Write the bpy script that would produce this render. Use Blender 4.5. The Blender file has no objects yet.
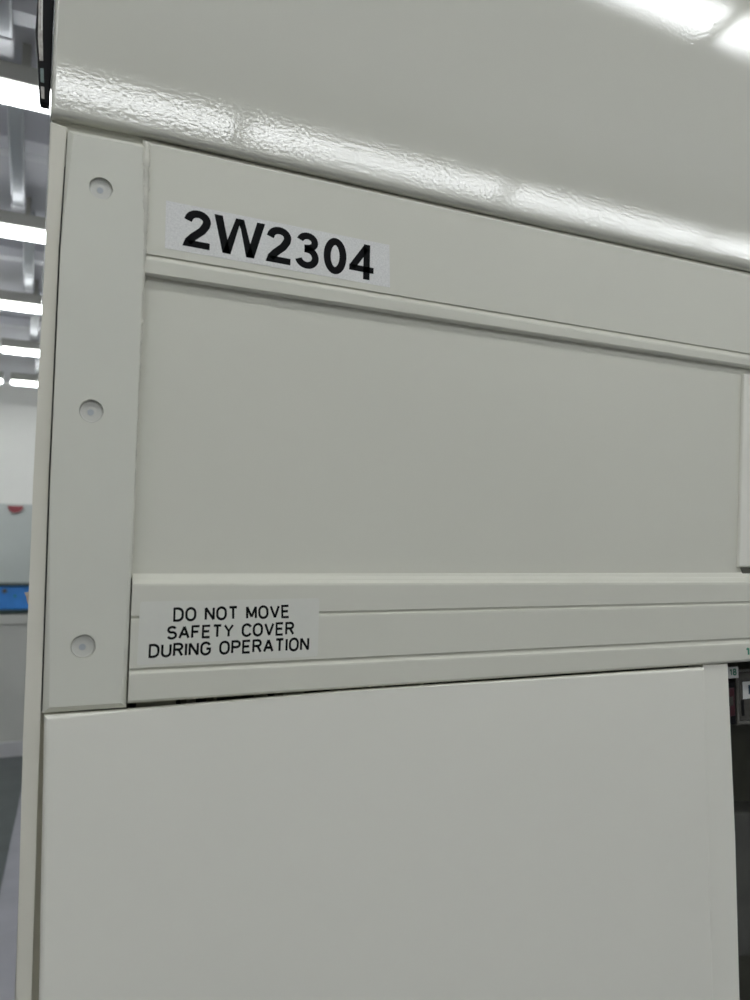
import bpy, bmesh, math, random
from mathutils import Vector, Matrix, noise
sc = bpy.context.scene
COL = sc.collection
random.seed(4)

# ------------------------------------------------------------------ camera
F = 764.7; YAW = 0.42328; PIT = 0.081846; ROL = 0.005516
EYE = Vector((0, -0.6, 1.5))
_f = Vector((math.sin(YAW)*math.cos(PIT), math.cos(YAW)*math.cos(PIT), math.sin(PIT)))
_r = Vector((math.cos(YAW), -math.sin(YAW), 0)); _u = _r.cross(_f)
RR = _r*math.cos(ROL) + _u*math.sin(ROL); UU = -_r*math.sin(ROL) + _u*math.cos(ROL)

def ray(px, py):
    return _f + RR*((px-375)/F) + UU*((500-py)/F)
def at(px, py, y=0.0):
    """world point of the sight line on the vertical plane at depth y"""
    d = ray(px, py); return EYE + d*((y-EYE.y)/d.y)
def at_z(px, py, z):
    d = ray(px, py); return EYE + d*((z-EYE.z)/d.z)

cam = bpy.data.cameras.new('camera'); co = bpy.data.objects.new('camera', cam); COL.objects.link(co)
m = Matrix((RR, UU, -_f)).transposed().to_4x4(); m.translation = EYE
co.matrix_world = m
cam.sensor_fit = 'VERTICAL'; cam.sensor_height = 36; cam.lens = F/1000*36
cam.clip_start = 0.01
cam.dof.use_dof = True; cam.dof.focus_distance = 0.72; cam.dof.aperture_fstop = 7.5
sc.camera = co
vs = sc.view_settings
vs.view_transform = 'Standard'; vs.look = 'None'; vs.gamma = 1; vs.use_curve_mapping = False
vs.exposure = 0.0
sc.cycles.use_denoising = True
sc.cycles.max_bounces = 10

# ------------------------------------------------------------------ materials
def mat(name, col, rough=0.5, metal=0.0, bump=None, spec=0.5, coat=0.0, vary=0.0, vscale=3.0, detail=3, coat_rough=0.05):
    M = bpy.data.materials.new(name); M.use_nodes = True
    nt = M.node_tree; b = nt.nodes['Principled BSDF']
    b.inputs['Base Color'].default_value = (*col, 1)
    b.inputs['Roughness'].default_value = rough; b.inputs['Metallic'].default_value = metal
    b.inputs['Specular IOR Level'].default_value = spec
    b.inputs['Coat Weight'].default_value = coat; b.inputs['Coat Roughness'].default_value = coat_rough
    tc = nt.nodes.new('ShaderNodeTexCoord')
    if vary:
        n = nt.nodes.new('ShaderNodeTexNoise'); n.inputs['Scale'].default_value = vscale; n.inputs['Detail'].default_value = 5
        r = nt.nodes.new('ShaderNodeValToRGB')
        r.color_ramp.elements[0].position = .3; r.color_ramp.elements[1].position = .7
        r.color_ramp.elements[0].color = (*[c*(1-vary) for c in col], 1)
        r.color_ramp.elements[1].color = (*[min(1, c*(1+vary)) for c in col], 1)
        nt.links.new(tc.outputs['Object'], n.inputs['Vector'])
        nt.links.new(n.outputs['Fac'], r.inputs['Fac']); nt.links.new(r.outputs['Color'], b.inputs['Base Color'])
    if bump:
        n = nt.nodes.new('ShaderNodeTexNoise'); n.inputs['Scale'].default_value = bump[0]
        n.inputs['Detail'].default_value = detail
        k = nt.nodes.new('ShaderNodeBump'); k.inputs['Distance'].default_value = bump[1]
        k.inputs['Strength'].default_value = 1.0
        nt.links.new(tc.outputs['Object'], n.inputs['Vector'])
        nt.links.new(n.outputs['Fac'], k.inputs['Height']); nt.links.new(k.outputs['Normal'], b.inputs['Normal'])
        if coat: nt.links.new(k.outputs['Normal'], b.inputs['Coat Normal'])
    return M
def emit(name, col, s):
    M = bpy.data.materials.new(name); M.use_nodes = True
    b = M.node_tree.nodes['Principled BSDF']
    b.inputs['Base Color'].default_value = (.8, .8, .8, 1)
    b.inputs['Emission Color'].default_value = (*col, 1); b.inputs['Emission Strength'].default_value = s
    return M

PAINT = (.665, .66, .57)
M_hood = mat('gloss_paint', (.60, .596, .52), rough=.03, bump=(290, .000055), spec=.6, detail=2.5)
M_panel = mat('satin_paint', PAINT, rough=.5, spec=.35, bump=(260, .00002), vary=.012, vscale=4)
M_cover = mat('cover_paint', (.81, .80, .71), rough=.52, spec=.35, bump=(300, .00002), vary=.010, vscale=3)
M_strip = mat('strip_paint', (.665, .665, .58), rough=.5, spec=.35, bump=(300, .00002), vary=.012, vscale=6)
M_post = mat('post_paint', (.72, .70, .60), rough=.55, spec=.35, vary=.03, vscale=9)
M_caulk = mat('caulk', (.60, .59, .51), rough=.6, bump=(160, .0015), vary=.18, vscale=60)
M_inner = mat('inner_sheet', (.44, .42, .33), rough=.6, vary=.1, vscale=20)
M_plug = mat('plug_plastic', (.60, .60, .55), rough=.4, spec=.4)
M_plugc = mat('plug_core', (.42, .45, .47), rough=.3)
M_ink = mat('ink', (.005, .005, .005), rough=.5, spec=.1)
M_label = mat('clear_label', (.69, .69, .62), rough=.35, spec=.4, vary=.01, vscale=200)
M_silver = mat('silver_label', (.70, .70, .67), rough=.3, spec=.6, vary=.10, vscale=700)
M_green = mat('green_ink', (.05, .24, .15), rough=.4)
M_white = mat('white_tag', (.72, .73, .70), rough=.4)
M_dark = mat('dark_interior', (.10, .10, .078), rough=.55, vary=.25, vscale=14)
M_smoke = mat('smoked_plastic', (.075, .072, .062), rough=.25, spec=.6, vary=.3, vscale=60)
M_smoke2 = mat('smoked_edge', (.11, .107, .09), rough=.3)
M_red = mat('red_plastic', (.05, .004, .010), rough=.3)
M_black = mat('black_plastic', (.004, .004, .005), rough=.5, spec=.15)
M_alu = mat('brushed_strip', (.36, .34, .31), rough=.35, metal=.4, vary=.3, vscale=300)
M_gtag = mat('green_grey_tag', (.18, .25, .23), rough=.4)
M_beige = mat('beige_block', (.30, .28, .20), rough=.5)
M_tape = mat('beige_tape', (.62, .55, .48), rough=.7)
# lettering of the number label: plain black, without sheen
M_film = mat('number_ink', (.004, .0045, .005), rough=.5, spec=.08)
M_lamp = emit('lamp_diffuser', (.95, .98, 1.0), 10.3)
M_house = mat('lamp_housing', (.46, .46, .42), rough=.45)
M_ceil = mat('ceiling_sheet', (.78, .78, .82), rough=.35, metal=.0, vary=.05, vscale=2)
M_glint = mat('painted_glint', (.90, .90, .93), rough=.3)  # white that stands in for lamp reflections on ceiling and joists
M_beam = mat('beam_paint', (.46, .48, .50), rough=.28, metal=.3)
M_wall = mat('wall_paint', (.88, .88, .83), rough=.6, vary=.02)
M_wall2 = mat('wall_panel', (.58, .62, .59), rough=.45, vary=.04)
M_floor = mat('floor_vinyl', (.36, .36, .39), rough=.45, vary=.08, vscale=5)
M_floor2 = mat('dark_floor', (.085, .10, .10), rough=.35, vary=.15, vscale=6)
M_cab = mat('grey_cabinet', (.60, .605, .56), rough=.5, vary=.05)
M_plinth = mat('plinth', (.62, .62, .63), rough=.5)
M_blue = mat('blue_plastic', (.05, .27, .75), rough=.45, vary=.08, vscale=15)
M_dgreen = mat('dark_green_edge', (.03, .06, .06), rough=.4)

# ------------------------------------------------------------------ helpers
def link(name, bm, material, parent=None, smooth=False):
    me = bpy.data.meshes.new(name); bmesh.ops.recalc_face_normals(bm, faces=bm.faces)
    bm.to_mesh(me); bm.free()
    if smooth:
        for p in me.polygons: p.use_smooth = True
    o = bpy.data.objects.new(name, me); COL.objects.link(o)
    mats = material if isinstance(material, (list, tuple)) else [material]
    for mm in mats: me.materials.append(mm)
    if parent:
        o.parent = parent; o.matrix_parent_inverse = Matrix.Translation(-Vector(parent.location))
        o.matrix_parent_inverse = Matrix.Identity(4)
        off = world_loc(parent)
        me.transform(Matrix.Translation(-off))
    return o
def world_loc(o):
    v = Vector((0, 0, 0))
    while o: v += o.location; o = o.parent
    return v
def tag(o, label=None, cat=None, group=None, kind=None):
    if label: o['label'] = label
    if cat: o['category'] = cat
    if group: o['group'] = group
    if kind: o['kind'] = kind
    return o
def thing(name, label, cat, loc, group=None):
    o = bpy.data.objects.new(name, None); COL.objects.link(o); o.location = loc; o.empty_display_size = .1
    return tag(o, label, cat, group)
def rebase(o, loc):
    """move a single-mesh thing's origin to loc"""
    o.data.transform(Matrix.Translation(-Vector(loc))); o.location = loc; return o
def add_box(bm, x0, x1, y0, y1, z0, z1, bev=0, seg=2, mi=0):
    v = [bm.verts.new((x, y, z)) for x in (x0, x1) for y in (y0, y1) for z in (z0, z1)]
    fs = [bm.faces.new([v[i] for i in q]) for q in ((0,1,3,2),(4,6,7,5),(0,4,5,1),(2,3,7,6),(0,2,6,4),(1,5,7,3))]
    for f in fs: f.material_index = mi
    if bev:
        es = {e for f in fs for e in f.edges}
        bmesh.ops.bevel(bm, geom=list(es), offset=bev, segments=seg, affect='EDGES', profile=.5)
def box(name, material, parent, x0, x1, y0, y1, z0, z1, bev=0, seg=2):
    bm = bmesh.new(); add_box(bm, x0, x1, y0, y1, z0, z1, bev, seg); return link(name, bm, material, parent)
def slab_bm(pts, y0, y1, bev=0, seg=2, bm=None):
    """pts: list of world points (x,z used) outlining the front face; y0 front, y1 back; bevels the front edges"""
    bm = bm or bmesh.new()
    fr = [bm.verts.new((p[0], y0, p[-1])) for p in pts]; bk = [bm.verts.new((p[0], y1, p[-1])) for p in pts]
    f = bm.faces.new(fr); bm.faces.new(bk[::-1]); n = len(pts)
    for i in range(n): bm.faces.new((fr[i], bk[i], bk[(i+1) % n], fr[(i+1) % n]))
    if bev: bmesh.ops.bevel(bm, geom=list(f.edges), offset=bev, segments=seg, affect='EDGES', profile=.5)
    return bm
def A(pxs, y=0.0): return [at(a, b, y) for a, b in pxs]
def slab(name, material, parent, pxs, y0, y1, bev=0, seg=2):
    return link(name, slab_bm(A(pxs, y0), y0, y1, bev, seg), material, parent)
def loft(rows, close_back=0.02):
    """rows: (left point, right point) from top to bottom -> sheet with real depth, closed behind"""
    bm = bmesh.new()
    yb = max(max(l.y, r.y) for l, r in rows) + close_back
    first, last = rows[0], rows[-1]
    rr = [(Vector((first[0].x, yb, first[0].z)), Vector((first[1].x, yb, first[1].z)))] + list(rows) + \
         [(Vector((last[0].x, yb, last[0].z)), Vector((last[1].x, yb, last[1].z)))]
    L = [bm.verts.new(l) for l, r in rr]; R = [bm.verts.new(r) for l, r in rr]
    for i in range(len(rr)-1): bm.faces.new((L[i], R[i], R[i+1], L[i+1]))
    bm.faces.new((L[-1], R[-1], R[0], L[0]))
    bm.faces.new(L); bm.faces.new(R[::-1])
    return bm
def cyl(bm, c, r, y0, y1, n=40, mi=0, r2=None):
    r2 = r if r2 is None else r2
    a = [bm.verts.new((c.x+r*math.cos(2*math.pi*i/n), y0, c.z+r*math.sin(2*math.pi*i/n))) for i in range(n)]
    b = [bm.verts.new((c.x+r2*math.cos(2*math.pi*i/n), y1, c.z+r2*math.sin(2*math.pi*i/n))) for i in range(n)]
    fs = [bm.faces.new(a), bm.faces.new(b[::-1])]
    for i in range(n): fs.append(bm.faces.new((a[i], b[i], b[(i+1) % n], a[(i+1) % n])))
    for f in fs: f.material_index = mi

# ------------------------------------------------------------------ stroke lettering
def arc(cx, cy, rx, ry, a0, a1, n=14):
    return [(cx+rx*math.cos(math.radians(a0+(a1-a0)*i/n)), cy+ry*math.sin(math.radians(a0+(a1-a0)*i/n))) for i in range(n+1)]
G = {  # thin gothic capitals, cap height 1, (width, strokes)
 'D': (.62, [[(0,0),(0,1),(.26,1)]+arc(.26,.62,.36,.38,90,0)+arc(.26,.38,.36,.38,0,-90)+[(0,0)]]),
 'O': (.66, [arc(.33,.62,.33,.38,180,0)+arc(.33,.38,.33,.38,0,-180)+[(0,.62)]]),
 'N': (.60, [[(0,0),(0,1),(.60,0),(.60,1)]]),
 'T': (.60, [[(0,1),(.60,1)],[(.30,1),(.30,0)]]),
 'M': (.70, [[(0,0),(0,1),(.35,.12),(.70,1),(.70,0)]]),
 'V': (.66, [[(0,1),(.33,0),(.66,1)]]),
 'E': (.54, [[(.54,1),(0,1),(0,0),(.54,0)],[(0,.52),(.48,.52)]]),
 'F': (.54, [[(.54,1),(0,1),(0,0)],[(0,.52),(.46,.52)]]),
 'S': (.60, [arc(.30,.76,.28,.24,25,180)+arc(.30,.76,.28,.24,180,262)+arc(.30,.27,.30,.27,80,0)+arc(.30,.27,.30,.27,0,-158)]),
 'A': (.68, [[(0,0),(.34,1),(.68,0)],[(.12,.33),(.56,.33)]]),
 'Y': (.64, [[(0,1),(.32,.48),(.64,1)],[(.32,.48),(.32,0)]]),
 'C': (.62, [arc(.33,.64,.33,.36,22,180)+arc(.33,.36,.33,.36,180,338)]),
 'R': (.60, [[(0,0),(0,1),(.36,1)]+arc(.34,.76,.24,.24,90,-90)+[(0,.52)],[(.32,.52),(.60,0)]]),
 'U': (.60, [[(0,1),(0,.30)]+arc(.30,.30,.30,.30,180,360)+[(.60,1)]]),
 'I': (.0, [[(0,0),(0,1)]]),
 'G': (.64, [arc(.33,.64,.33,.36,25,180)+arc(.33,.36,.33,.36,180,345)+[(.65,.48),(.38,.48)]]),
 'P': (.58, [[(0,0),(0,1),(.34,1)]+arc(.32,.75,.26,.25,90,-90)+[(0,.5)]]),
 '1': (.25, [[(0,.78),(.22,1),(.22,0)]]),
 '8': (.56, [arc(.28,.76,.23,.24,-90,270,24), arc(.28,.26,.28,.26,-90,270,24)]),
}
def ribbon(bm, pts, w, fn):
    P = [Vector((a, b)) for a, b in pts]; Q = [P[0]]
    for p in P[1:]:
        if (p-Q[-1]).length > 1e-4: Q.append(p)
    P = Q
    for i in range(1, len(P)-1):          # acute corners: two strokes that overlap
        if (P[i]-P[i-1]).normalized().dot((P[i+1]-P[i]).normalized()) < -.3:
            ribbon(bm, [tuple(p) for p in P[:i+1]], w, fn); ribbon(bm, [tuple(p) for p in P[i:]], w, fn); return
    n = len(P); closed = (P[0]-P[-1]).length < 1e-3
    L, R = [], []
    for i in range(n):
        if closed and i in (0, n-1): d0 = (P[-1]-P[-2]).normalized(); d1 = (P[1]-P[0]).normalized()
        else:
            d0 = (P[i]-P[i-1]).normalized() if i else (P[1]-P[0]).normalized()
            d1 = (P[i+1]-P[i]).normalized() if i < n-1 else d0
        n0 = Vector((-d0.y, d0.x)); n1 = Vector((-d1.y, d1.x)); mm = n0+n1
        if mm.length < .2: mm = n1.copy()
        mm.normalize(); s = w/2/max(.8, mm.dot(n1))
        L.append(P[i]+mm*s); R.append(P[i]-mm*s)
    vl = [bm.verts.new(fn(p.x, p.y)) for p in L]; vr = [bm.verts.new(fn(p.x, p.y)) for p in R]
    for i in range(n-1):
        bm.faces.new((vl[i], vr[i], vr[i+1], vl[i+1]))
def thicken(bm, t):
    """give the lettering a real film thickness (towards +y, into the label)"""
    r = bmesh.ops.extrude_face_region(bm, geom=bm.faces[:])
    bmesh.ops.translate(bm, vec=(0, t, 0), verts=[v for v in r['geom'] if isinstance(v, bmesh.types.BMVert)])
def bil(q, s, t):  # q: TL TR BR BL
    return (q[3]*(1-s)+q[2]*s)*(1-t) + (q[0]*(1-s)+q[1]*s)*t
def gothic(bm, text, quad, w=.18, gap=.19, space=.72):
    x = 0; pos = []
    for ch in text:
        if ch == ' ': x += space-gap; continue
        pos.append((ch, x)); x += G[ch][0]+gap+w*.5
    tot = x-gap-w*.5
    h0 = w/2
    for ch, x0 in pos:
        for st in G[ch][1]:
            ribbon(bm, [(x0+a, h0+b*(1-w)) for a, b in st], w, lambda a, b: bil(quad, (a+w/2)/(tot+w), b))

# ------------------------------------------------------------------ filled bold figures (outline polygons with holes -> strokes)
T = .215
def bold(bm, text, quad):
    adv = {'W': 1.318}
    tot = sum(adv.get(c, .777) for c in text) - .09
    x = -.045
    for ch in text:
        fn = lambda a, b, x=x: bil(quad, (x+a)/tot, b)
        def rib(p, w=T): ribbon(bm, p, w, fn)
        def poly(p): bm.faces.new([bm.verts.new(fn(a, b)) for a, b in p])
        if ch == '2':
            rib([(.145,.69)]+arc(.385,.715,.225,.185,172,0,14)+[(.59,.62),(.50,.47),(.30,.28),(.17,.12)], .2)
            poly([(.045,0),(.71,0),(.71,.178),(.30,.178),(.10,.178)])
        elif ch == 'W':
            for p in ([(.005,1),(.215,1),(.46,0),(.255,0)], [(.555,1),(.66,.86),(.46,0),(.255,0)], [(.555,1),(.763,1),(.66,.72),(.66,.80)],
                      [(.763,1),(.66,.86),(.858,0),(1.063,0)], [(1.103,1),(1.313,1),(1.063,0),(.858,0)]):
                poly(p)
        elif ch == '3':
            rib(arc(.375,.735,.205,.175,168,0,12)+arc(.375,.735,.205,.16,0,-80,8)+[(.30,.565)], .185)
            rib([(.30,.535)]+arc(.375,.30,.235,.235,90,0,8)+arc(.375,.30,.235,.21,0,-166,14)[1:], .19)
        elif ch == '0':
            rib(arc(.385,.5,.225,.41,-90,270,40), .2)
        elif ch == '4':
            poly([(.43,0),(.62,0),(.62,1),(.43,1)]); poly([(.02,.20),(.735,.20),(.735,.37),(.02,.37)])
            rib([(.105,.30),(.50,.90)], .185)
        x += adv.get(ch, .777)

# ================================================================== THE MACHINE
base = Vector((.4, .5, 0))
MC = thing('industrial_machine', 'large off-white painted steel machine with glossy hood filling the picture', 'machine', base)
XR = 980   # how far to the right the frame members run, past the picture edge
def ext(p0, p1, X): # extend the line p0-p1 to the pixel column X
    return (X, p1[1]+(p1[1]-p0[1])/(p1[0]-p0[0])*(X-p1[0]))

# --- corner post (left outer edge of the machine)
outer = [(50.6,121),(45.3,250),(33.3,480),(23,740),(16,1000)]
gapl = [(64.4,140),(58.6,250),(48.5,480),(40.6,715),(37.6,800),(31.3,1000)]
low = lambda a, b, s: (b[0]+(b[0]-a[0])/(b[1]-a[1])*s, b[1]+s)
outer.append(low(outer[-2], outer[-1], 260)); gapl.append(low(gapl[-2], gapl[-1], 260))
pts = [(67.5,127)] + [(66.5,139.5)] + gapl + outer[::-1]
pw = A(pts, 0)
bmp = slab_bm(pw, 0, .03, .0012, 2)
link('corner_post', bmp, M_post, MC)
# side sheet running back from the post
sx0 = at(50.6,121).x; sx1 = at(*outer[-1]).x
zb = at(*outer[-1]).z; zt = at(50.6,121).z
bm = bmesh.new()
q = [(sx0+.0015, .031, zt), (sx1+.0015, .031, zb), (sx1+.0015, 1.0, zb), (sx0+.0015, 1.0, zt)]
a = [bm.verts.new(p) for p in q]; b = [bm.verts.new((p[0]+.003, p[1], p[2])) for p in q]
bm.faces.new(a); bm.faces.new(b[::-1])
for i in range(4): bm.faces.new((a[i], a[(i+1)%4], b[(i+1)%4], b[i]))
link('side_panel', bm, M_post, MC)
# recessed inner sheet; shade beside the cover and in the slot is coloured in
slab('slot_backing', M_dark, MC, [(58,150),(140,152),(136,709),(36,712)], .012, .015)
_lx = low((41.6,715),(35,1000),260)[0]
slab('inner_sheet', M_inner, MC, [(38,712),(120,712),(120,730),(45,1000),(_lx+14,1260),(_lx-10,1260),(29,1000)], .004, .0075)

# --- screwed corner strip with three plugged screw holes
strip_px = [(68.3,127.6),(147.6,142.8),(143.6,250),(134.6,480),(126.7,708.3),(42.5,714.2),(50.4,480),(60.5,250)]
SY = -.0045
bm = slab_bm(A(strip_px, SY), SY, .006, .0042, 1)
strip = link('cover_strip', bm, M_strip, MC)
holes = [(101,188.2),(91.5,411),(83.2,646.5)]
HR = .0086
cut = bmesh.new()
for h in holes:
    c = at(h[0], h[1], SY); cyl(cut, c - world_loc(MC), HR, SY-.01-base.y, SY+.0042-base.y, 48)
me = bpy.data.meshes.new('cut'); bmesh.ops.recalc_face_normals(cut, faces=cut.faces); cut.to_mesh(me); cut.free()
cutter = bpy.data.objects.new('cut', me); COL.objects.link(cutter); cutter.parent = MC
md = strip.modifiers.new('b', 'BOOLEAN'); md.object = cutter; md.operation = 'DIFFERENCE'; md.solver = 'EXACT'
bpy.context.view_layer.update()
dg = bpy.context.evaluated_depsgraph_get()
nm = bpy.data.meshes.new_from_object(strip.evaluated_get(dg))
strip.modifiers.clear(); strip.data = nm
bpy.data.objects.remove(cutter)
for h in holes:
    c = at(h[0], h[1], SY); bm = bmesh.new()
    n = 40   # dished plug with raised rim and darker centre
    prof = [(HR*.995, SY+.0026), (HR*.90, SY+.0022), (HR*.84, SY+.0026), (HR*.45, SY+.0028), (HR*.30, SY+.0027)]
    rings = [[bm.verts.new((c.x+r*math.cos(2*math.pi*i/n), y, c.z+r*math.sin(2*math.pi*i/n))) for i in range(n)] for r, y in prof]
    for k in range(len(rings)-1):
        for i in range(n): bm.faces.new((rings[k][i], rings[k][(i+1)%n], rings[k+1][(i+1)%n], rings[k+1][i]))
    bm.faces.new(rings[-1]); bk = [bm.verts.new((v.co.x, SY+.0041, v.co.z)) for v in rings[0]]
    for i in range(n): bm.faces.new((rings[0][i], bk[i], bk[(i+1)%n], rings[0][(i+1)%n]))
    bm.faces.new(bk)
    pl = link('screw_plug', bm, M_plug, strip, smooth=False)
    bm = bmesh.new(); cyl(bm, c+Vector((-.0004,0,-.0006)), HR*.27, SY+.0026, SY+.0040, 24, r2=HR*.29)
    link('plug_core', bm, M_plugc, strip)['label'] = 'grey centre of the screw plug'

# --- header band under the hood, step rail, recessed panel: one lofted sheet each
Aline = [(143,141.0),(750,274.8)]; Bline = [(138,253.2),(750,354.7)]; Cline = [(137.5,274.5),(744.7,368)]
def row(line, dz, y, X=XR, y0px=None):
    p0, p1 = line
    l = at(p0[0], p0[1]+dz, y); r_ = at(*ext((p0[0],p0[1]+dz), (p1[0],p1[1]+dz), X), y)
    return (l, r_)
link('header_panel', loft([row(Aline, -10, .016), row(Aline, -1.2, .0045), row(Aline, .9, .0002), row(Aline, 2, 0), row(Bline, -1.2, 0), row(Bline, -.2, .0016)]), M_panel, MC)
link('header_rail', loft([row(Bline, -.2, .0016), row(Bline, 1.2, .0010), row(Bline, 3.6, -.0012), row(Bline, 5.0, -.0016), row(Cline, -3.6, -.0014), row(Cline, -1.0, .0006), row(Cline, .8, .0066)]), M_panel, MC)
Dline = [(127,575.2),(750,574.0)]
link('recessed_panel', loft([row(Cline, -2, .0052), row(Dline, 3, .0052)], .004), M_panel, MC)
El = [(131,617.3),(750,602.4)]; Fl = [(129.1,669.3),(750,638.4)]; Gl = [(127.9,702.9),(750,661.0)]
Dline = [(132.4,575.2),(750,574.0)]
link('lower_rail', loft([row(Dline, -2.2, .0056), row(Dline, -.4, .0044), row(Dline, 4.2, .0010), row(Dline, 8.5, -.0030), row(Dline, 10.5, -.0034),
     row(El, -1.4, -.0034), row(El, -.6, -.0020), row(El, .6, -.0016), row(El, 2.4, -.0032), row(El, 4.0, -.0034),
     row(Fl, -1.0, -.0034), row(Fl, .0, -.0012), row(Fl, 1.0, -.0012), row(Fl, 5.0, -.0038), row(Fl, 6.5, -.0040),
     row(Gl, -2.2, -.0040), row(Gl, -.4, -.0028), row(Gl, .3, .002)], .03), M_panel, MC)

bm = slab_bm(A([(51.9,115),(152,134),(152,170),(62,165),(62,140),(52,130)], .0062), .0062, .0085)
link('joint_backing', bm, M_panel, MC)
# caulk bead along the strip
bm = bmesh.new(); N = 150; prev = None
for i in range(N+1):
    t = i/N; py = 143 + t*(573-143)
    ex = 147.6+(126.7-147.6)*(py-143.6)/(708.3-143.6)
    c = at(ex-1.2+.9*noise.noise(Vector((i*.21, 0, 0))), py, -.0012)
    r = .0030*(1-.55*min(1, max(0, (py-230)/200)))*(1+.7*noise.noise(Vector((i*.6, 3, 0))))
    ring = [bm.verts.new((c.x+r*math.cos(a_), c.y-r*.9*math.sin(a_)*(1.15), c.z)) for a_ in [math.pi*k/6-.2 for k in range(8)]]
    if prev:
        for k in range(7): bm.faces.new((prev[k], prev[k+1], ring[k+1], ring[k]))
    prev = ring
link('caulk_bead', bm, M_caulk, MC, smooth=True)
# --- right-hand raised box beside the recess
bx = at(743.2,372); bxb = at(737.6,569)
slab('recess_frame', M_panel, MC, [(741.2,370.5),(764,374),(758,575),(735.6,573)], .0060, .0052, .0008)
bm = slab_bm(A([(744.6,373.4),(900,396),(897,567.6),(739.2,567.2)], .0012), .0012, .0052, .0022, 3)
link('raised_box', bm, M_cover, MC)
slab('box_gap_shade', M_dark, MC, [(740.5,567.5),(899,569),(899,574.6),(743,574.4)], .0045, .008, .001)  # dark slab standing in for the shaded gap under the box

# --- safety cover (the large lower panel)
CY = -.0062
tl, tr = (44.4,716.4), (705.4,667.8); bl = low((44.4,715.6),(39,1000),150); br = low((705.4,667.8),(714.6,1000),150)
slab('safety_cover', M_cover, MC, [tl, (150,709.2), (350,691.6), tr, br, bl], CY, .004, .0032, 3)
# lower access panel below, mostly under the picture
pbl = at(*bl, CY); pbr = at(*br, CY)
box('lower_panel', M_cover, MC, pbl.x, pbr.x, CY, .012, .12, min(pbl.z, pbr.z)-.006, .002)
box('plinth', M_dark, MC, pbl.x-.005, 1.2, .02, 1.0, 0, .12)
# --- post right of the cover
pr = low((727.9,664),(739.5,1000),150); pl_ = low((703,664),(712,1000),150)
slab('door_post', M_cover, MC, [(703,664.6),(727.9,663.6),(735.0,834),(739.5,1000),pr,pl_], .0005, .02, .0008)
# outer post beyond the opening, carcass sheets
gz = at(750,661).z
box('door_post', M_cover, MC, .97, 1.06, -.002, .02, .12, at(750,661).z-.03, .001)
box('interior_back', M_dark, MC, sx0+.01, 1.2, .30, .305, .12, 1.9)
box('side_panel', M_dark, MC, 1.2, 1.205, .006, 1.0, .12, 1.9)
box('back_panel', M_post, MC, sx0+.005, 1.2, .995, 1.0, .12, 1.9)
# inner wall behind the narrow gap
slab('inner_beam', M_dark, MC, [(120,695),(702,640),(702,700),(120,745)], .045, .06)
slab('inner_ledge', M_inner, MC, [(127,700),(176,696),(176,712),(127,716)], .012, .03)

# --- glossy hood
hl0, hl1 = (55.8,0), (50.6,117.5)
top_l = low(hl1, hl0, -260)
Hz = [(50.9,119.8),(150.7,139.5),(350,184.6),(550,230.2),(750,273.0),(940,313)]
def hrow(dz, y):
    return [at(a, b+dz, y) for a, b in Hz]
HY = -.0035
prof = [(-13,HY),(-12.5,HY),(-9,HY+.0003),(-6.5,HY+.0012),(-4,HY+.0032),(-2,HY+.0062),(-.3,HY+.0105),(.3,HY+.018)]
bm = bmesh.new()
ztop = 2.5
lx = at(50.9, 119.8, HY).x
rows_ = [[Vector((p.x, HY, ztop)) for p in hrow(-13, HY)]] + [hrow(d, y) for d, y in prof]
# rounded left edge of the hood face
vr = []
for k, r_ in enumerate(rows_):
    yy = r_[0].y
    e = [Vector((r_[0].x-.0002, yy+.004, r_[0].z)), Vector((r_[0].x+.0006, yy+.0012, r_[0].z)), Vector((r_[0].x+.0026, yy, r_[0].z))]
    vr.append([bm.verts.new(Vector((r_[0].x-.0002, 1.0, r_[0].z)))] + [bm.verts.new(p) for p in e+r_[1:]] + [bm.verts.new(Vector((r_[-1].x, 1.0, r_[-1].z)))])
for i in range(len(vr)-1):
    for j in range(len(vr[0])-1): bm.faces.new((vr[i][j], vr[i][j+1], vr[i+1][j+1], vr[i+1][j]))
bm.faces.new(vr[0]); 
hood = link('hood', bm, M_hood, MC, smooth=True)
for p in hood.data.polygons:
    if p.area > .01: p.use_smooth = False
hood['label'] = 'glossy orange-peel painted hood reflecting ceiling lights'
# small chips in the paint near the corner
# --- stickers
def sticker(name, px, y, material, parent, t=.00018):
    return link(name, slab_bm(A(px, y), y-t, y), material, parent)
ns = sticker('number_sticker', [(166,200.5),(389.3,245.0),(390.0,287.6),(164.9,248.2)], 0, M_silver, MC)
ns['label'] = 'silver sticker with bold black number'
bm = bmesh.new(); qd = A([(184.6,207.8),(374,246.2),(373.2,281.0),(182.3,245.2)], -.00022)
bold(bm, '2W2304', qd); thicken(bm, .00004); link('lettering', bm, M_film, ns)
def rquad(px, r=3, n=4):
    out = []
    P = [Vector(p) for p in px]
    for i, p in enumerate(P):
        a, b = (P[i-1]-p).normalized(), (P[(i+1) % 4]-p).normalized()
        for k in range(n+1):
            t = k/n; out.append(tuple(p + a*r*(1-t)**2 + b*r*t**2))
    return out
ws = sticker('warning_sticker', rquad([(140.2,601.6),(319.4,598.2),(317.6,656.2),(136.8,665.2)]), -.0034, M_label, MC)
ws['label'] = 'pale sticker with three lines of black warning text'
bm = bmesh.new()
gothic(bm, 'DO NOT MOVE', A([(173.4,607.4),(289.6,604.6),(289.9,618.2),(172.9,622.0)], -.00362))
gothic(bm, 'SAFETY COVER', A([(167.2,626.0),(294.5,621.6),(294.2,635.3),(166.4,639.9)], -.00362))
gothic(bm, 'DURING OPERATION', A([(148.9,644.0),(309.4,636.8),(309.0,650.8),(148.2,658.3)], -.00362))
thicken(bm, .00004); link('lettering', bm, M_ink, ws)
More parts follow.
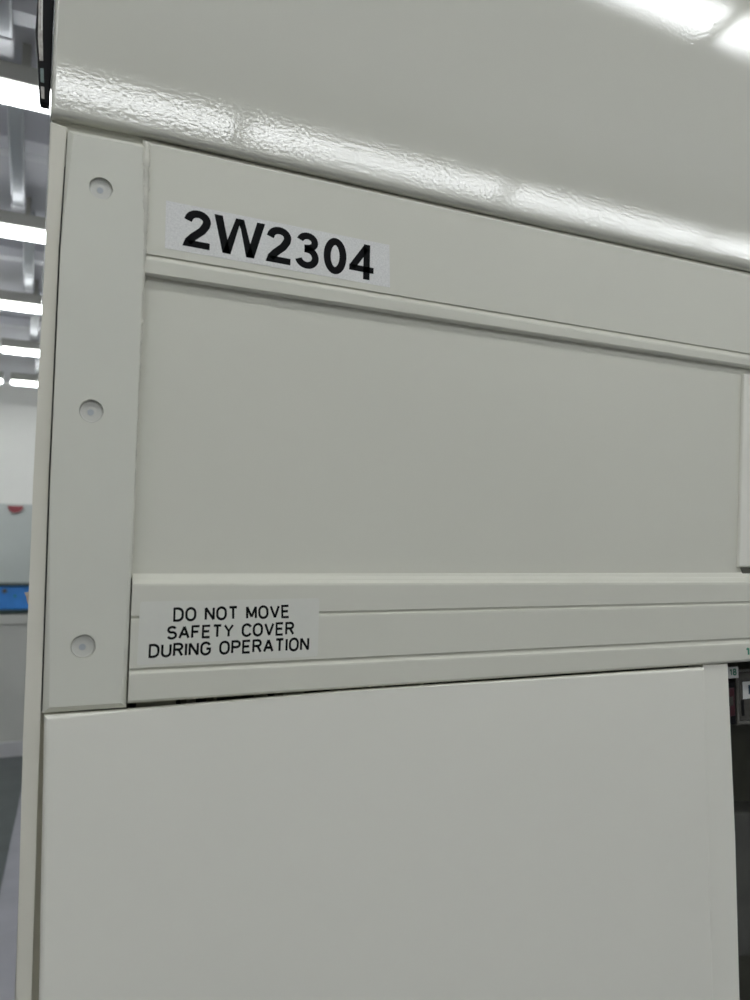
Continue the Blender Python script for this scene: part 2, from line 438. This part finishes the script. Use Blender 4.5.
bm = bmesh.new(); gothic(bm, '18', A([(745.6,647.4),(757,646.6),(757.4,655.0),(746,655.8)], -.0042), w=.2, gap=.2); thicken(bm, .0001)
link('rail_number', bm, M_green, MC)['label'] = 'small green number on the rail'
# beige tape tab sticking out on the left side
bm = slab_bm(A([(24.4,592.5),(30,591.5),(29,604),(27.6,604),(26.2,597)], .036), .036, .037); link('tape_tab', bm, M_tape, MC)

# ================================================================== things in the opening
def px_box(name, material, parent, px, y0, y1, bev=0, seg=2):
    return link(name, slab_bm(A(px, y0), y0, y1, bev, seg), material, parent)
def T3(name, label, cat, px, y): return thing(name, label, cat, at(px[0], px[1], y))
rel = T3('relay_box', 'smoky grey plastic box with white F sticker inside dark opening', 'electrical box', (755,724), .06)
px_box('case', M_smoke, rel, [(737.5,672),(790,667),(793,719),(738.5,724)], .045, .10, .002)
px_box('case_rim', M_smoke2, rel, [(736,671),(738.6,670.8),(740,724.5),(737.4,725)], .043, .09, .001)
px_box('case_rim', M_smoke2, rel, [(737,722),(792,717),(792,720),(737,725.5)], .043, .09, .001)
px_box('case_rim', M_smoke2, rel, [(737,669.5),(790,664.5),(790,667),(737,672.5)], .043, .09, .001)
st = px_box('sticker', M_white, rel, [(742.6,682),(764,680),(764.5,696.8),(743.2,699.2)], .0444, .045)
st['label'] = 'white sticker with dark letter F'
bm = bmesh.new(); gothic(bm, 'F', A([(748.2,685.0),(756.5,684.2),(757,694.4),(748.8,695.4)], .0442), w=.2); thicken(bm, .0001)
link('lettering', bm, mat('blue_black_ink', (.02,.05,.08)), st)
bm = bmesh.new(); add_p = A([(741.5,700),(744,700),(744.5,716),(742,716)], .0446); slab_bm(add_p, .0446, .0452, bm=bm)
link('case_slot', bm, M_black, rel)
nt_ = px_box('number_tag', M_white, None, [(728,667.4),(738.2,666.6),(738.6,677.8),(728.6,678.6)], .030, .0335)
nt_o = at(733,678,.03); rebase(nt_, nt_o); tag(nt_, 'little white tag with green 18 hanging above the red switch', 'tag')
bm = bmesh.new(); gothic(bm, '18', A([(729.6,668.8),(736.4,668.2),(736.8,675.4),(730.0,676.0)], .0298), w=.22, gap=.22); thicken(bm, .0001)
link('lettering', bm, M_green, nt_)
sw = T3('red_switch', 'dark red switch beside the post in the opening', 'switch', (732,718), .05)
px_box('switch_body', M_red, sw, [(727,688),(734.6,687.4),(735.6,716),(728,717)], .040, .07, .001)
px_box('switch_base', M_black, sw, [(727,682),(735,681.4),(736.4,724),(728,725)], .0405, .08, .001)
px_box('switch_lever', M_smoke, sw, [(729.5,697),(733.4,696.8),(733.8,706),(730,706.2)], .037, .042, .001)
# a lower bracket seen dimly in the opening
lb = px_box('cable_duct', mat('duct_grey', (.085,.086,.075), rough=.5, vary=.2, vscale=20), None, [(700,812),(800,812),(806,952),(708,960)], .12, .17, .004)
rebase(lb, at(750,955,.12)); tag(lb, 'dim grey cable duct low inside the dark opening', 'cable duct')
# small terminals seen through the gap above the cover
for i, (x0, x1, dz, mm) in enumerate([(186,196,0,M_inner),(213,217,.5,M_beige),(262,268,0,M_inner),(284,305,0,M_inner),(341,352,0,M_beige),(381,385,0,M_inner),(420,424,0,M_inner)]):
    yb = 704.8-(x0-126)*.0712
    o = px_box('terminal_block', mm, None, [(x0,yb-6),(x1,yb-6.4),(x1,yb+8),(x0,yb+8)], .018, .044, .001)
    rebase(o, at((x0+x1)/2, yb+8, .03))
    ords = ['first','second','third','fourth','fifth','sixth','seventh']
    tag(o, '%s small terminal block from the left, in the slit above the safety cover' % ords[i], 'terminal block', 'terminal blocks behind the slit')

# black unit on the hood's left side
kb = T3('black_control_unit', 'slim black unit with silver strip on the left side of the hood', 'control unit', (46,105), .05)
kp = A([(38.2,-60),(37.4,0),(35.4,31),(37.6,60),(39.4,98),(40.6,101.5),(43,103)], .018) + [Vector((lx-.0012, 0, at(52,104.5,.018).z)), Vector((lx-.0012, 0, at(52,-60,.018).z))]
link('casing', slab_bm(kp, .018, .026, .0010), M_black, kb)
px_box('edge_strip', M_alu, kb, [(39.6,-60),(43.6,-60),(42.6,36),(43.2,60.5),(39.6,60.5),(38,38)], .0174, .0182)
px_box('edge_white_line', M_white, kb, [(41.7,-60),(43.4,-60),(42.4,30),(41.4,30)], .0171, .0175)  # thin white line along the edge strip
px_box('indicator', M_gtag, kb, [(40.2,68),(43.6,68.4),(44.0,82.6),(40.6,81.6)], .0174, .0182)['label'] = 'green grey indicator'
px_box('indicator', M_alu, kb, [(40.8,86.2),(44.2,87),(44.4,98.6),(41.4,98)], .0174, .0182)['label'] = 'grey indicator'

# ================================================================== the room
ZC = 3.0; YC = at_z(10, 757, 0).y; YF = YC+.45
def struct(name, material, x0, x1, y0, y1, z0, z1):
    o = box(name, material, None, x0, x1, y0, y1, z0, z1); o['kind'] = 'structure'; return o
struct('floor', M_floor, -5, 7, -6, YF+.2, -.05, 0)
struct('wall_left', M_wall, -5.1, -5, -6, YF+.2, 0, ZC)
struct('wall_right', M_wall, 7, 7.1, -6, YF+.2, 0, ZC)
struct('wall_front', M_wall, -5, 7, -6.1, -6, 0, ZC)
struct('wall_back', M_wall, -5, 7, YF, YF+.1, 0, ZC)
ceil = struct('ceiling', M_ceil, -5, 7, -6, YF+.2, ZC, ZC+.05)
# dark floor zone, its edge seen running off to the left
p1 = at_z(0,892,0); p2 = at_z(20.5,795,0)
d = (p2-p1); pf = p1 + d*((YF-p1.y)/d.y)*1.0
bm = bmesh.new(); poly = [p1-d*1.2, pf, Vector((-4.9, YF, 0)), Vector((-4.9, (p1-d*1.2).y, 0))]
a = [bm.verts.new((p.x, p.y, .003)) for p in poly]; b = [bm.verts.new((p.x, p.y, 0)) for p in poly]
bm.faces.new(a); bm.faces.new(b[::-1])
for i in range(4): bm.faces.new((a[i], a[(i+1)%4], b[(i+1)%4], b[i]))
o = link('trim_1', bm, M_floor2); o['kind'] = 'structure'
# lower wall lining with its top line
zl = at(10,504,YF).z
o = struct('trim_2', M_wall2, -5, 7, YF-.03, YF, 0, zl)
# red half-round sign
c = at(15.5,506,YF-.03); bm = bmesh.new(); R_ = .060
pts = [(c.x+R_*math.cos(a_), 0, c.z-R_*.95*abs(math.sin(a_))) for a_ in [math.pi*k/20 for k in range(21)]]
slab_bm(pts, YF-.05, YF-.03, .004, 1, bm=bm)
rs = link('wall_sign', bm, mat('red_sign', (.33,.07,.08), rough=.5)); rebase(rs, c); tag(rs, 'red half-round sign high on the far wall', 'sign')
# grey cabinet and blue crate at the back
z1 = at(10,611,YC).z; zpl = at(10,745,YC).z
cb = thing('storage_cabinet', 'long dark grey low cabinet against the far wall', 'cabinet', (-.6, YC+.2, 0))
box('body', M_cab, cb, -2.6, .9, YC, YC+.4, .1, z1-.02, .004)
box('worktop', M_dgreen, cb, -2.62, .92, YC-.02, YC+.42, z1-.02, z1+.008, .004)
box('shelf_lip', M_cab, cb, -2.6, .9, YC-.015, YC, z1-.10, z1-.03, .003)
box('base', M_plinth, cb, -2.6, .9, YC-.01, YC+.4, 0, .115, .003)
for xx in (-1.45, -.33+.0): box('seam', M_dark, cb, xx, xx+.008, YC-.002, YC, .13, z1-.12)
z2 = at(10,584,YC).z
cr = thing('blue_crate', 'bright blue plastic crate on the grey cabinet', 'crate', (-.1, YC+.2, z1+.008))
box('body', M_blue, cr, -.62, .42, YC+.02, YC+.38, z1+.008, z2-.012, .01)
box('rim', M_dgreen, cr, -.64, .44, YC, YC+.40, z2-.015, z2, .003)
for (px, py, r, mm) in ((4.5,591,.017,M_dark),(15,596,.010,mat('green_mark',(.03,.28,.30)))):
    c = at(px, py, YC+.02); bm = bmesh.new(); cyl(bm, c, r, YC+.012, YC+.022, 20); link('crate_mark', bm, mm, cr)  # discs stand in for a dark hole and a green mark

# --- ceiling lights
LZ = 2.83   # underside of the diffusers
def make_light(x0, y, L=.95):
    r = thing('ceiling_light', None, 'ceiling light', (0, 0, ZC))
    bm = bmesh.new(); add_box(bm, 0, L, -.055, .055, LZ+.024-ZC, LZ+.078-ZC, .004)
    h = bpy.data.meshes.new('housing'); bmesh.ops.recalc_face_normals(bm, faces=bm.faces); bm.to_mesh(h); bm.free(); h.materials.append(M_house)
    ho = bpy.data.objects.new('housing', h); COL.objects.link(ho); ho.parent = r
    for s in (.25*L, .75*L):
        bm = bmesh.new(); add_box(bm, s-.012, s+.012, -.012, .012, LZ+.078-ZC, 0); g = bpy.data.meshes.new('mount'); bm.to_mesh(g); bm.free(); g.materials.append(M_house)
        go = bpy.data.objects.new('mount', g); COL.objects.link(go); go.parent = r
    for s in (-.026, .026):
        bm = bmesh.new(); n = 16; rad = .024; zc = LZ+.011-ZC
        prof = [(0, .2), (.006, .75), (.02, 1), (L-.02, 1), (L-.006, .75), (L, .2)]
        rings = [[bm.verts.new((x, s+rad*k*math.cos(2*math.pi*i/n), zc-.010*k*math.sin(2*math.pi*i/n))) for i in range(n)] for x, k in prof]
        for a_, b_ in zip(rings, rings[1:]):
            for i in range(n): bm.faces.new((a_[i], a_[(i+1)%n], b_[(i+1)%n], b_[i]))
        for g in (rings[0], rings[-1]): bm.faces.new(g)
        t = bpy.data.meshes.new('lamp_tube'); bmesh.ops.recalc_face_normals(bm, faces=bm.faces); bm.to_mesh(t); bm.free(); t.materials.append(M_lamp)
        to = bpy.data.objects.new('lamp_tube', t); COL.objects.link(to); to.parent = r
    r.location = (x0, y, ZC)
    return r
def copy_tree(o):
    c_ = o.copy(); COL.objects.link(c_)
    for ch in list(o.children):
        k = ch.copy(); COL.objects.link(k); k.parent = c_
    return c_
proto = None
def put(x, y, label, group):
    global proto
    if proto is None: proto = make_light(x, y); o = proto
    else: o = copy_tree(proto); o.location = (x, y, ZC)
    tag(o, label, 'ceiling light', group); return o
GV = 'ceiling light rows beyond the machine'
rowpx = [101, 237, 310, 354, 385]
ordn = ['nearest row, at the top of the picture', 'second row from the top', 'third row from the top', 'fourth row from the top', 'fifth row, lowest and farthest']
ROWY = []
for i, py in enumerate(rowpx):
    yy = at_z(22, py, LZ).y; ROWY.append(yy)
    dx = (-.3, -.3, -.26, -.215, -.18)[i]
    put(dx, yy, 'white twin-tube ceiling light in the %s' % ordn[i], GV)
    if i == 4: put(dx-1, yy, 'white ceiling light cut by the left picture edge, in the farthest row', GV)
    else: put(dx-1, yy, 'ceiling light outside the picture to the left', 'ceiling lights outside the picture to the left')
    put(dx-2, yy, 'ceiling light outside the picture to the left', 'ceiling lights outside the picture to the left')
for k, yy in enumerate((-.70, -1.655, -2.65)):  # farthest row is added for lighting; the hood reflects the nearer ones
    for j in range(-3, 5):
        put(.573+ .985*j - .008, yy, 'ceiling light behind the viewer, reflected in the hood or added for lighting', 'ceiling lights behind the viewer')

# --- lamp reflections built as white ceiling bars, and the joists
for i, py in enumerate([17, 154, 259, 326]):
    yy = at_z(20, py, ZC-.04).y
    o = struct('trim_%d' % (i+3), M_glint, -5, 7, yy-.03, yy+.03, ZC-.045, ZC)
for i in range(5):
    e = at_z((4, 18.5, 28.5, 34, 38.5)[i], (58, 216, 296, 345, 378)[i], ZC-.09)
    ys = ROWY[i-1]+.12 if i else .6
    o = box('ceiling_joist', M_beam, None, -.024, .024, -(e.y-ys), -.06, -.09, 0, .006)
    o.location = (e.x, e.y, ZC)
    bm = bmesh.new(); add_box(bm, -.026, .026, -.10, 0, -.094, -.002, .008)  # white block painted as the next light row mirrored in the joist
    k = bpy.data.meshes.new('end_glint'); bmesh.ops.recalc_face_normals(bm, faces=bm.faces); bm.to_mesh(k); bm.free(); k.materials.append(M_glint)
    ko = bpy.data.objects.new('end_glint', k); COL.objects.link(ko); ko.parent = o; ko['label'] = 'white block standing for the lamp reflection on the joist end'
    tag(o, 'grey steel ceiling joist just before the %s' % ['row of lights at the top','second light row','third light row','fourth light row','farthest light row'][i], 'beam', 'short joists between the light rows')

# world background, switched off so it adds no light
w = bpy.data.worlds.new('world'); sc.world = w; w.use_nodes = True
w.node_tree.nodes['Background'].inputs['Color'].default_value = (.9, .95, 1, 1)
w.node_tree.nodes['Background'].inputs['Strength'].default_value = .0
